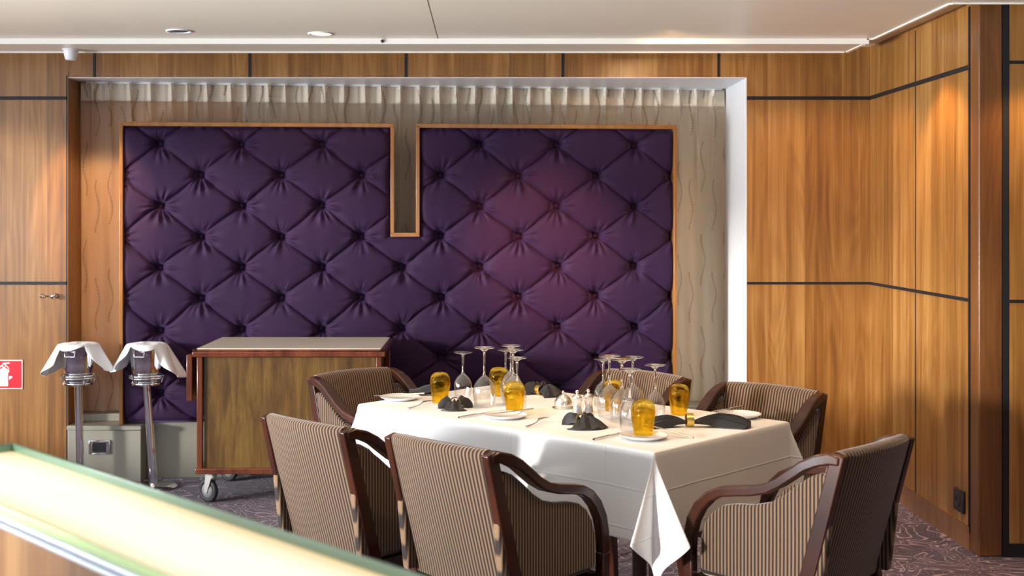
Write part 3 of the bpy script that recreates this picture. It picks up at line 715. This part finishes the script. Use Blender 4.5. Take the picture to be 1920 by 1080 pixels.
# ---------------------------------------------------------------- armchairs
HB = .83
def make_chair(lab):
    o = thing('dining_armchair', lab, 'chair', (0,0,0), 0, 'corduroy armchairs round the table')
    W = .45
    def ry(z): return .115*(1-((z-.40)/(HB-.40)))**1.0 if z > .40 else .115-.10*(.40-z)/.40
    for sx_ in (-1, 1):
        x = sx_*(W/2-.015)
        path = [(ry(z)+.018, z) for z in (0, .15, .30, .40, .55, .70, .80, HB)]
        MB().rail(path, .030, [.034, .038, .044, .048, .048, .044, .042, .042], x).build('leg', M['chairwood'], o, bevel=.004)
        A = [(.012, .812), (.045, .816), (.085, .805), (.125, .785), (.165, .755), (.205, .725), (.25, .700), (.30, .686), (.36, .676), (.41, .666), (.45, .645), (.485, .610), (.510, .565), (.522, .515), (.526, .45)]
        ws = [.030, .036, .042, .048, .050, .050, .048, .046, .044, .044, .042, .040, .038, .036, .034]
        ts = [.026, .034, .034, .032, .031, .030, .030, .030, .030, .031, .033, .035, .036, .036, .036]
        MB().rail(A, ws, ts, x+sx_*.004).build('arm', M['chairwood'], o, bevel=.006, seg=3)
        MB().rail([(.526, .452), (.522, .30), (.512, .15), (.50, 0)], [.034, .032, .030, .026], [.036, .034, .032, .026], x+sx_*.004).build('leg', M['chairwood'], o, bevel=.004)
        P = [(.075, .405), (.050, .60), (.050, .765), (.075, .770), (.105, .758), (.15, .726), (.195, .688), (.24, .660), (.30, .643), (.36, .636), (.405, .624), (.44, .600), (.468, .562), (.482, .515), (.486, .43), (.482, .415)]
        MB().prism(P, x-sx_*.018, x+sx_*.012, 'x').build('side_panel', M['cordy'], o, bevel=.008, seg=3)
    # backrest: bowed padded slab
    nxx = 25; prof = []
    for k in range(10): prof.append((.0, .395+k*(.815-.395)/9))
    for k in range(1, 8): a = PI-PI*k/8; prof.append((.026+.026*math.cos(a), .815+.022*math.sin(a)))
    for k in range(10): prof.append((.056-.003*abs(k-4.5)/4.5, .815-k*(.815-.395)/9))
    npf = len(prof)
    def f(i, j):
        y, z = prof[i % npf]; xx = (j/(nxx-1)*2-1); bow = .030*(1-xx*xx)*(.45+.55*min(1, max(0, (z-.4)/.4)))
        pad = .010*(1-xx**4) if y > .03 else 0
        return (xx*(W/2-.028), y+ry(z)+.002-bow+pad, z+.004*(1-xx*xx)*(1 if z > .8 else 0))
    m = MB(); vs_ = [f(i, j) for j in range(nxx) for i in range(npf)]; fs_ = []
    for j in range(nxx-1):
        for i in range(npf): i2 = (i+1) % npf; fs_.append((j*npf+i, j*npf+i2, (j+1)*npf+i2, (j+1)*npf+i))
    fs_.append(tuple(range(npf))); fs_.append(tuple((nxx-1)*npf+k for k in range(npf)))
    m.add(vs_, fs_).build('backrest', M['cordx'], o, smooth=True, angle=60)
    MB().box(-W/2+.034, W/2-.034, .135, .515, .385, .475).build('seat', M['cordx'], o, bevel=.025, seg=4)
    MB().box(-W/2+.034, W/2-.034, .12, .53, .335, .385).build('seat_rail', M['chairwood'], o, bevel=.004)
    return o
def chair_pose(pl, pr, toward):
    a = at(*pl, HB); b = at(*pr, HB); m = (a+b)/2; m.z = 0
    return m
# midpoint of the tops of the back posts, facing direction
vd = math.atan2(v.y, v.x); 
def rot_for(d): return math.atan2(d.y, d.x)-PI/2
chairs = [((485, 777), (648, 810), v, 0.0, 'brown corduroy armchair at the near side of the table, left of its neighbour'),
          ((720, 816), (915, 852), v, 0.0, 'nearest brown corduroy armchair seen from behind, at the middle front of the table'),
          ((1585, 855), (1713, 818), -u, 0.0, 'dark armchair at the right-hand end of the table, seen from its side'),
          ((1138, 692), (1298, 709), -v, 0.0, 'striped armchair at the far side, behind the right cluster of glasses'),
          ((1365, 715), (1552, 738), -v, 0.0, 'striped armchair at the far right corner, against the wood wall'),
          ((577, 706), (725, 689), u, 0.0, 'brown armchair at the left-hand end, in front of the trolley')]
c0 = None
for pl, pr, d, da, lab in chairs:
    p = chair_pose(pl, pr, d); rz = rot_for(d)+da
    if c0 is None: c0 = make_chair(lab); c0.location = p; c0.rotation_euler = (0, 0, rz)
    else: dup(c0, p, rz, lab)

# ---------------------------------------------------------------- wine glasses (standing upside down)
ZC = TZ+.0015
def turn(prof, n=40):
    m = MB(); vs_ = []; fs_ = []
    for r, z in prof:
        for k in range(n): a = 2*PI*k/n; vs_.append((r*math.cos(a), r*math.sin(a), z))
    for i in range(len(prof)-1):
        for k in range(n): k2 = (k+1) % n; fs_.append((i*n+k, i*n+k2, (i+1)*n+k2, (i+1)*n+k))
    return m.add(vs_, fs_)
def wine_glass(h, rb, rf):
    o = bpy.data.objects.new('wine_glass', None); C.objects.link(o); o.empty_display_size = .05
    bowl = h*.50
    turn([(rb*.86, 0), (rb*.95, bowl*.22), (rb, bowl*.45), (rb*.93, bowl*.68), (rb*.70, bowl*.86), (rb*.38, bowl*.97), (.0065, bowl*1.05)]).build('bowl', M['wine'], o, smooth=True, sub=1)
    turn([(.0004, bowl*1.0), (.006, bowl*1.02), (.0066, bowl*1.05), (.0042, bowl*1.14), (.0038, h*.72), (.0042, h*.86), (.0072, h*.92), (.0004, h*.925)], 20).build('stem', M['glass'], o, smooth=True)
    turn([(.0004, h*.927), (.0078, h*.932), (.016, h*.962), (rf*.62, h*.980), (rf*.985, h*.988), (rf, h*.993), (rf*.985, h), (rf*.6, h*.997), (.0004, h*.992)]).build('foot', M['glass'], o, smooth=True)
    return o
protoL = None
def glasses():
    L1 = [(-.0947, 5.066, .183, 's', 'small inverted wine glass, leftmost of the glasses on the table'),
          (-.0063, 4.81, .230, 'l', 'tall inverted wine glass standing alone between the left amber tumblers'),
          (.1018, 4.98, .220, 'l', 'tall inverted wine glass at the back of the left cluster'),
          (.084, 5.19, .180, 's', 'small inverted wine glass farthest back in the left cluster'),
          (.1075, 4.85, .217, 'l', 'inverted wine glass in the middle of the left cluster'),
          (.120, 4.725, .200, 's', 'lower inverted wine glass behind the front amber tumbler of the left cluster'),
          (.458, 4.55, .227, 'l', 'tall inverted wine glass at the left of the right cluster'),
          (.459, 4.80, .186, 's', 'small inverted wine glass at the back left of the right cluster'),
          (.552, 4.61, .215, 'l', 'tall inverted wine glass at the back right of the right cluster'),
          (.494, 4.453, .225, 'l', 'inverted wine glass in the middle of the right cluster'),
          (.500, 4.26, .213, 's', 'inverted wine glass at the front of the right cluster, just left of the amber tumbler'),
          (.619, 4.49, .200, 's', 'inverted wine glass standing apart at the right of the right cluster')]
    base = {}
    for x, y, h, k, lab in L1:
        hh = .225 if k == 'l' else .19
        if k not in base:
            ob = wine_glass(hh, .046 if k == 'l' else .038, .0415 if k == 'l' else .039); base[k] = ob
        else: ob = dup(base[k], (0, 0, 0), 0)
        ob.location = (x, y, ZC); ob.scale = (1, 1, h/hh); tag(ob, lab, 'wine glass', 'upside-down wine glasses on the table')
glasses()
def amber_mesh():
    m = MB(); n = 40; h = .118
    o_ = [(.0300, 0), (.0325, .02), (.0365, .045), (.0395, .065), (.0400, .080), (.0385, .095), (.0340, .107), (.0250, .115), (.0120, .118), (.0004, .118)]
    i_ = [(.0282, 0), (.0306, .02), (.0345, .045), (.0372, .063), (.0365, .076), (.0300, .088), (.015, .094), (.0004, .095)]
    prof = i_[::-1]+o_; vs_ = []; fs_ = []
    for r, z in prof:
        for k in range(n): a = 2*PI*k/n; vs_.append((r*math.cos(a), r*math.sin(a), z))
    for i in range(len(prof)-1):
        for k in range(n): k2 = (k+1) % n; fs_.append((i*n+k, i*n+k2, (i+1)*n+k2, (i+1)*n+k))
    return m.add(vs_, fs_)
AMB = [(-.183, 4.905, 1.02, 'amber tumbler at the left end of the table, behind the small napkin'),
       (.108, 4.64, 1.0, 'amber tumbler in front of the left cluster of wine glasses'),
       (.053, 5.09, 1.0, 'amber tumbler half hidden at the back of the left cluster'),
       (.533, 4.155, 1.03, 'amber tumbler nearest the camera, beside the right-hand white plate'),
       (.724, 4.60, .97, 'amber tumbler farthest right, behind the long black napkin'),
       (.488, 4.69, 1.0, 'amber tumbler hidden among the wine glasses of the right cluster')]
a0 = None
for x, y, s, lab in AMB:
    if a0 is None: a0 = amber_mesh().build('amber_tumbler', M['amber'], None, smooth=True, angle=60); ob = a0
    else: ob = a0.copy(); C.objects.link(ob)
    ob.location = (x, y, ZC); ob.scale = (s, s, s); ob.rotation_euler = (0, 0, x*9); tag(ob, lab, 'tumbler', 'amber tumblers on the table')

# ---------------------------------------------------------------- cruets
o = thing('silver_cloche', 'small silver domed dish left of the salt and pepper mills', 'dish', (.300, 4.76, ZC))
MB().lathe([(.0005, 0), (.040, 0), (.043, .003), (.036, .006), (.0005, .006)], 36).build('dish', M['silver'], o, smooth=True, angle=50)
MB().lathe([(.035, .006), (.036, .012), (.034, .026), (.026, .041), (.014, .050), (.005, .053), (.004, .056), (.0005, .056)], 36).build('dome', M['silver'], o, smooth=True)
MB().lathe([(.0005, .055), (.003, .056), (.006, .061), (.004, .066), (.0005, .067)], 16).build('knob', M['silver'], o, smooth=True)
def mill(x, y, lab, h):
    o = thing('pepper_mill', lab, 'mill', (x, y, ZC)); o['group'] = 'silver salt and pepper mills'
    MB().lathe([(.0005, 0), (.0200, 0), (.0205, .004), (.0185, .008), (.0160, .025), (.0150, .036), (.0175, .050), (.0195, .056), (.0005, .056)], 32).build('body', M['silver'], o, smooth=True, angle=50)
    MB().lathe([(.0005, .0565), (.0195, .0565), (.0200, .061), (.0160, .068), (.0070, .073), (.0045, .076), (.0005, .076)], 32).build('cap', M['silver'], o, smooth=True)
    MB().lathe([(.0005, .075), (.0045, .077), (.0072, .083), (.0045, .089), (.0005, .090)], 20).build('knob', M['silver'], o, smooth=True)
    return o
m1 = mill(.344, 4.62, 'silver mill standing next to the domed dish, left one of the two', .09)
m2 = mill(.388, 4.645, 'silver mill on the right of its twin, towards the wine glasses', .09)
MB().tube([(.016, -.004, .05), (.028, -.008, .046), (.030, -.008, .03), (.024, -.006, .018), (.017, -.004, .014)], .0022, 8).build('handle', M['silver'], m1, smooth=True)

# ---------------------------------------------------------------- napkins in gold rings
def fan(m, d, L, spread, hgt, npl, rise, seed, r0=.012, amp=.019, curl=.0, side=0):
    "pleated half-cone of cloth that leaves the ring and opens towards direction d"
    rr = random.Random(seed); nu_, nt = npl*8+1, 12
    offs = [rr.uniform(-.25, .25) for _ in range(npl+2)]; am = [rr.uniform(.6, 1.3) for _ in range(npl+2)]
    def f(i, j, top):
        a = i/(nu_-1)*2-1; t = j/(nt-1); k = i/8; kk = int(k); fr_ = k-kk
        tri = 1-abs(2*fr_-1); pl = tri*am[min(kk, npl)]
        an = d+a*spread*(.55+.45*t)+side*t
        Lr = L*(1-.16*abs(a)**2+.05*offs[min(kk, npl)])
        rad = r0+Lr*t-(.0 if t < .9 else curl*(t-.9)*10)
        z0_ = .021*(1-t)
        body = rise*math.sin(min(1, t*1.15)*PI)**.8*(1-a*a*.75)+hgt*t*(1-abs(a)**2.4)*(1-.45*t)
        z = z0_+body+amp*(pl-.4)*min(1, t*2.2)*(1-.3*t)
        if t > .88: z -= (t-.88)/.12*(.35*z)
        if not top: z = min(z-.003, .003+.010*(1-t))
        p_ = Vector((math.cos(an), math.sin(an), 0))*rad+Vector((-math.sin(d), math.cos(d), 0))*(a*r0)
        return (p_.x, p_.y, max(.0012, z) if not top else max(.004, z))
    n0 = len(m.v)
    for top in (True, False):
        for j in range(nt):
            for i in range(nu_): m.v.append(f(i, j, top))
    N = nu_*nt
    for off, flip in ((0, False), (N, True)):
        for j in range(nt-1):
            for i in range(nu_-1):
                q_ = (j*nu_+i, j*nu_+i+1, (j+1)*nu_+i+1, (j+1)*nu_+i); q_ = q_[::-1] if flip else q_
                m.f.append(tuple(n0+off+x_ for x_ in q_))
    for i in range(nu_-1):
        for j_ in (0, nt-1):
            k = j_*nu_+i; m.f.append((n0+k, n0+k+1, n0+N+k+1, n0+N+k))
    for j in range(nt-1):
        for i_ in (0, nu_-1):
            k = j*nu_+i_; m.f.append((n0+k, n0+k+nu_, n0+N+k+nu_, n0+N+k))
def napkin(px, pyy, rd, fans, seed, lab, rl, rr_=.019, sc=1):
    q = at(px, pyy, TZ); m = MB()
    for k, fa in enumerate(fans): fan(m, *fa, seed+k)
    ob = m.build('napkin', M['napkin'], None, smooth=True, angle=24); ob.location = (q.x, q.y, ZC); ob.scale = (sc, sc, sc); tag(ob, lab, 'napkin', 'charcoal napkins in gold rings')
    g_ = MB().lathe([(rr_, -.0125), (rr_+.0015, -.0125), (rr_+.0022, 0), (rr_+.0015, .0125), (rr_, .0125), (rr_-.0006, 0)], 40, close=True)
    r = g_.build('napkin_ring', M['gold'], None, smooth=True, angle=50); r.location = (q.x, q.y, ZC+rr_+.0023)
    r.rotation_euler = (0, PI/2, rd); tag(r, rl, 'napkin ring', 'gold napkin rings')
napkin(1090, 799, R(-80), [(R(-74), .094, R(46), .020, 4, .016, ), (R(132), .062, R(26), .050, 2, .014), (R(58), .060, R(24), .054, 2, .012)], 11,
       'charcoal napkin fanned towards the camera at the near edge of the table', 'gold ring round the fanned napkin at the near edge of the table')
napkin(853, 766, R(-85), [(R(-92), .076, R(30), .018, 3, .018), (R(40), .062, R(24), .046, 2, .012), (R(165), .054, R(24), .036, 2, .012)], 23,
       'small charcoal napkin in front of the leftmost amber tumbler', 'gold ring round the small napkin beside the leftmost amber tumbler')
napkin(1012, 741, R(-50), [(R(-40), .088, R(36), .026, 3, .020), (R(150), .058, R(34), .060, 2, .014), (R(85), .055, R(34), .062, 2, .014)], 35,
       'brownish charcoal napkin lying at the far side, behind the domed dish', 'gold ring round the napkin at the far side behind the domed dish')
napkin(1293, 801, R(2), [(R(-1), .205, R(15), .044, 5, .010), (R(180), .150, R(17), .044, 4, .010)], 41,
       'long black napkin spread like a bow tie at the right end of the table', 'wide brushed gold ring in the middle of the long black napkin', rr_=.022)
# folded napkin at the back left
q = at(792, 741, TZ)
def ff(i, j):
    a = i/12; b = j/8; x = (-.055+.125*a); z = .003+.045*math.sin(PI*min(1, b*.8+.1))*(.35+.65*a)*(1-.15*b)+.004*math.sin(a*9+b*5)
    return (x, -.05+.11*b, max(.002, z))
ob = MB().grid(13, 9, ff).build('napkin', M['napkin'], None, smooth=True, solid=.003, sub=1); ob.location = (q.x, q.y+.02, ZC)
tag(ob, 'folded charcoal napkin lying behind the leftmost amber tumbler', 'napkin')

# ---------------------------------------------------------------- plates and cutlery
pp = None
for px, pyy, lab in ((750, 750, 'white side plate at the left end of the table'), (948, 784, 'white side plate at the near side, in front of the amber tumbler'),
                     (1207, 823, 'white side plate nearest the camera at the right near corner'), (1386, 783, 'white side plate at the far right corner behind the long napkin')):
    if pp is None:
        pp = MB().lathe([(.0005, .0045), (.050, .0045), (.058, .006), (.079, .0135), (.0815, .0150), (.081, .0130), (.060, .002), (.048, .0), (.0005, 0)], 56).build('side_plate', M['porcelain'], None, smooth=True); ob = pp
    else: ob = pp.copy(); C.objects.link(ob)
    q = at(px, pyy, TZ); ob.location = (q.x, q.y, ZC); tag(ob, lab, 'plate', 'white side plates')
def place(ob, a, b, za=0, zb=0):
    a = Vector(a); b = Vector(b); d = b-a; ob.location = (a.x, a.y, a.z); ob.rotation_euler = (0, -math.atan2(d.z, math.hypot(d.x, d.y)), math.atan2(d.y, d.x))
def knife_mesh(L=.21):
    m = MB(); k = L/.21
    m.grid(9, 12, lambda i, j: ((j/11*.095)*k, (.0042+.0012*math.sin(j/11*PI))*math.cos(2*PI*i/8), .004+.0032*math.sin(2*PI*i/8)))
    m.prism([(.093*k, -.0045), (.105*k, -.008), (.175*k, -.0095), (.205*k, -.006), (.210*k, 0), (.205*k, .003), (.093*k, .0035)], .0028, .0044, 'z')
    return m
def fork_mesh(L=.19):
    m = MB(); k = L/.19
    def zc(x): t = x/.19; return .003+.010*max(0, math.sin((t-.45)*PI/.55))**1.2*(1 if t > .45 else 0)+(.0065*max(0, (t-.85)/.15) if t > .85 else 0)
    pts = [(x*k, w_, zc(x)) for x, w_ in ((0, .005), (.02, .0062), (.05, .0042), (.09, .003), (.115, .0034), (.128, .009), (.142, .0115))]
    for (x0, w0, z0), (x1, w1, z1) in zip(pts[:-1], pts[1:]):
        m.add([(x0,-w0,z0),(x1,-w1,z1),(x1,w1,z1),(x0,w0,z0),(x0,-w0,z0+.002),(x1,-w1,z1+.002),(x1,w1,z1+.002),(x0,w0,z0+.002)], [(0,3,2,1),(4,5,6,7),(0,1,5,4),(1,2,6,5),(2,3,7,6),(3,0,4,7)])
    for c_ in (-.0093, -.0031, .0031, .0093):
        pr = [(.140, zc(.14)), (.155, zc(.155)), (.172, zc(.172)), (.19, zc(.19))]
        for (x0, z0), (x1, z1) in zip(pr[:-1], pr[1:]):
            a = .0018; m.add([(x0*k,c_-a,z0),(x1*k,c_-a,z1),(x1*k,c_+a,z1),(x0*k,c_+a,z0),(x0*k,c_-a,z0+.002),(x1*k,c_-a,z1+.002),(x1*k,c_+a,z1+.002),(x0*k,c_+a,z0+.002)], [(0,3,2,1),(4,5,6,7),(0,1,5,4),(1,2,6,5),(2,3,7,6),(3,0,4,7)])
    return m
kn = knife_mesh().build('table_knife', M['silver'], None, bevel=.0006); fk = fork_mesh().build('table_fork', M['silver'], None, bevel=.0004)
used = {}
def cut(src, name, a, b, lab, z=ZC+.0005, z2=None):
    ob = src if src.name not in used else src.copy()
    if src.name in used: C.objects.link(ob)
    used[src.name] = 1
    A_ = at(*a, TZ); B_ = at(*b, TZ); d = (B_-A_); d.z = 0; d.normalize(); L_ = .2; zz2 = z if z2 is None else z2
    A_.z = z; E = A_+d*L_; E.z = zz2; place(ob, A_, E); tag(ob, lab, name, 'silver knives' if 'knife' in name else 'silver forks')
cut(kn, 'knife', (860, 785.5), (942, 771), 'silver knife left of the plate at the middle of the near side')
cut(kn, 'knife', (1113, 827), (1192, 807), 'silver knife left of the plate nearest the camera')
cut(kn, 'knife', (1000, 777), (930, 786), 'silver knife lying across the middle near plate', ZC+.0155, ZC+.0155)
cut(kn, 'knife', (1300, 824), (1200, 812), 'silver knife resting across the plate nearest the camera', ZC+.001, ZC+.030)
cut(kn, 'knife', (795, 747), (735, 750), 'silver knife lying across the leftmost plate', ZC+.0155, ZC+.0155)
cut(kn, 'knife', (1392, 772), (1320, 786), 'silver knife lying across the far right plate', ZC+.0165, ZC+.0165)
cut(fk, 'fork', (985, 804), (1057, 777), 'silver fork left of the fanned napkin, tines up')
cut(fk, 'fork', (764, 769), (835, 750), 'silver fork in front of the leftmost amber tumbler')
cut(fk, 'fork', (1218, 817), (1175, 790), 'silver fork behind the plate nearest the camera')
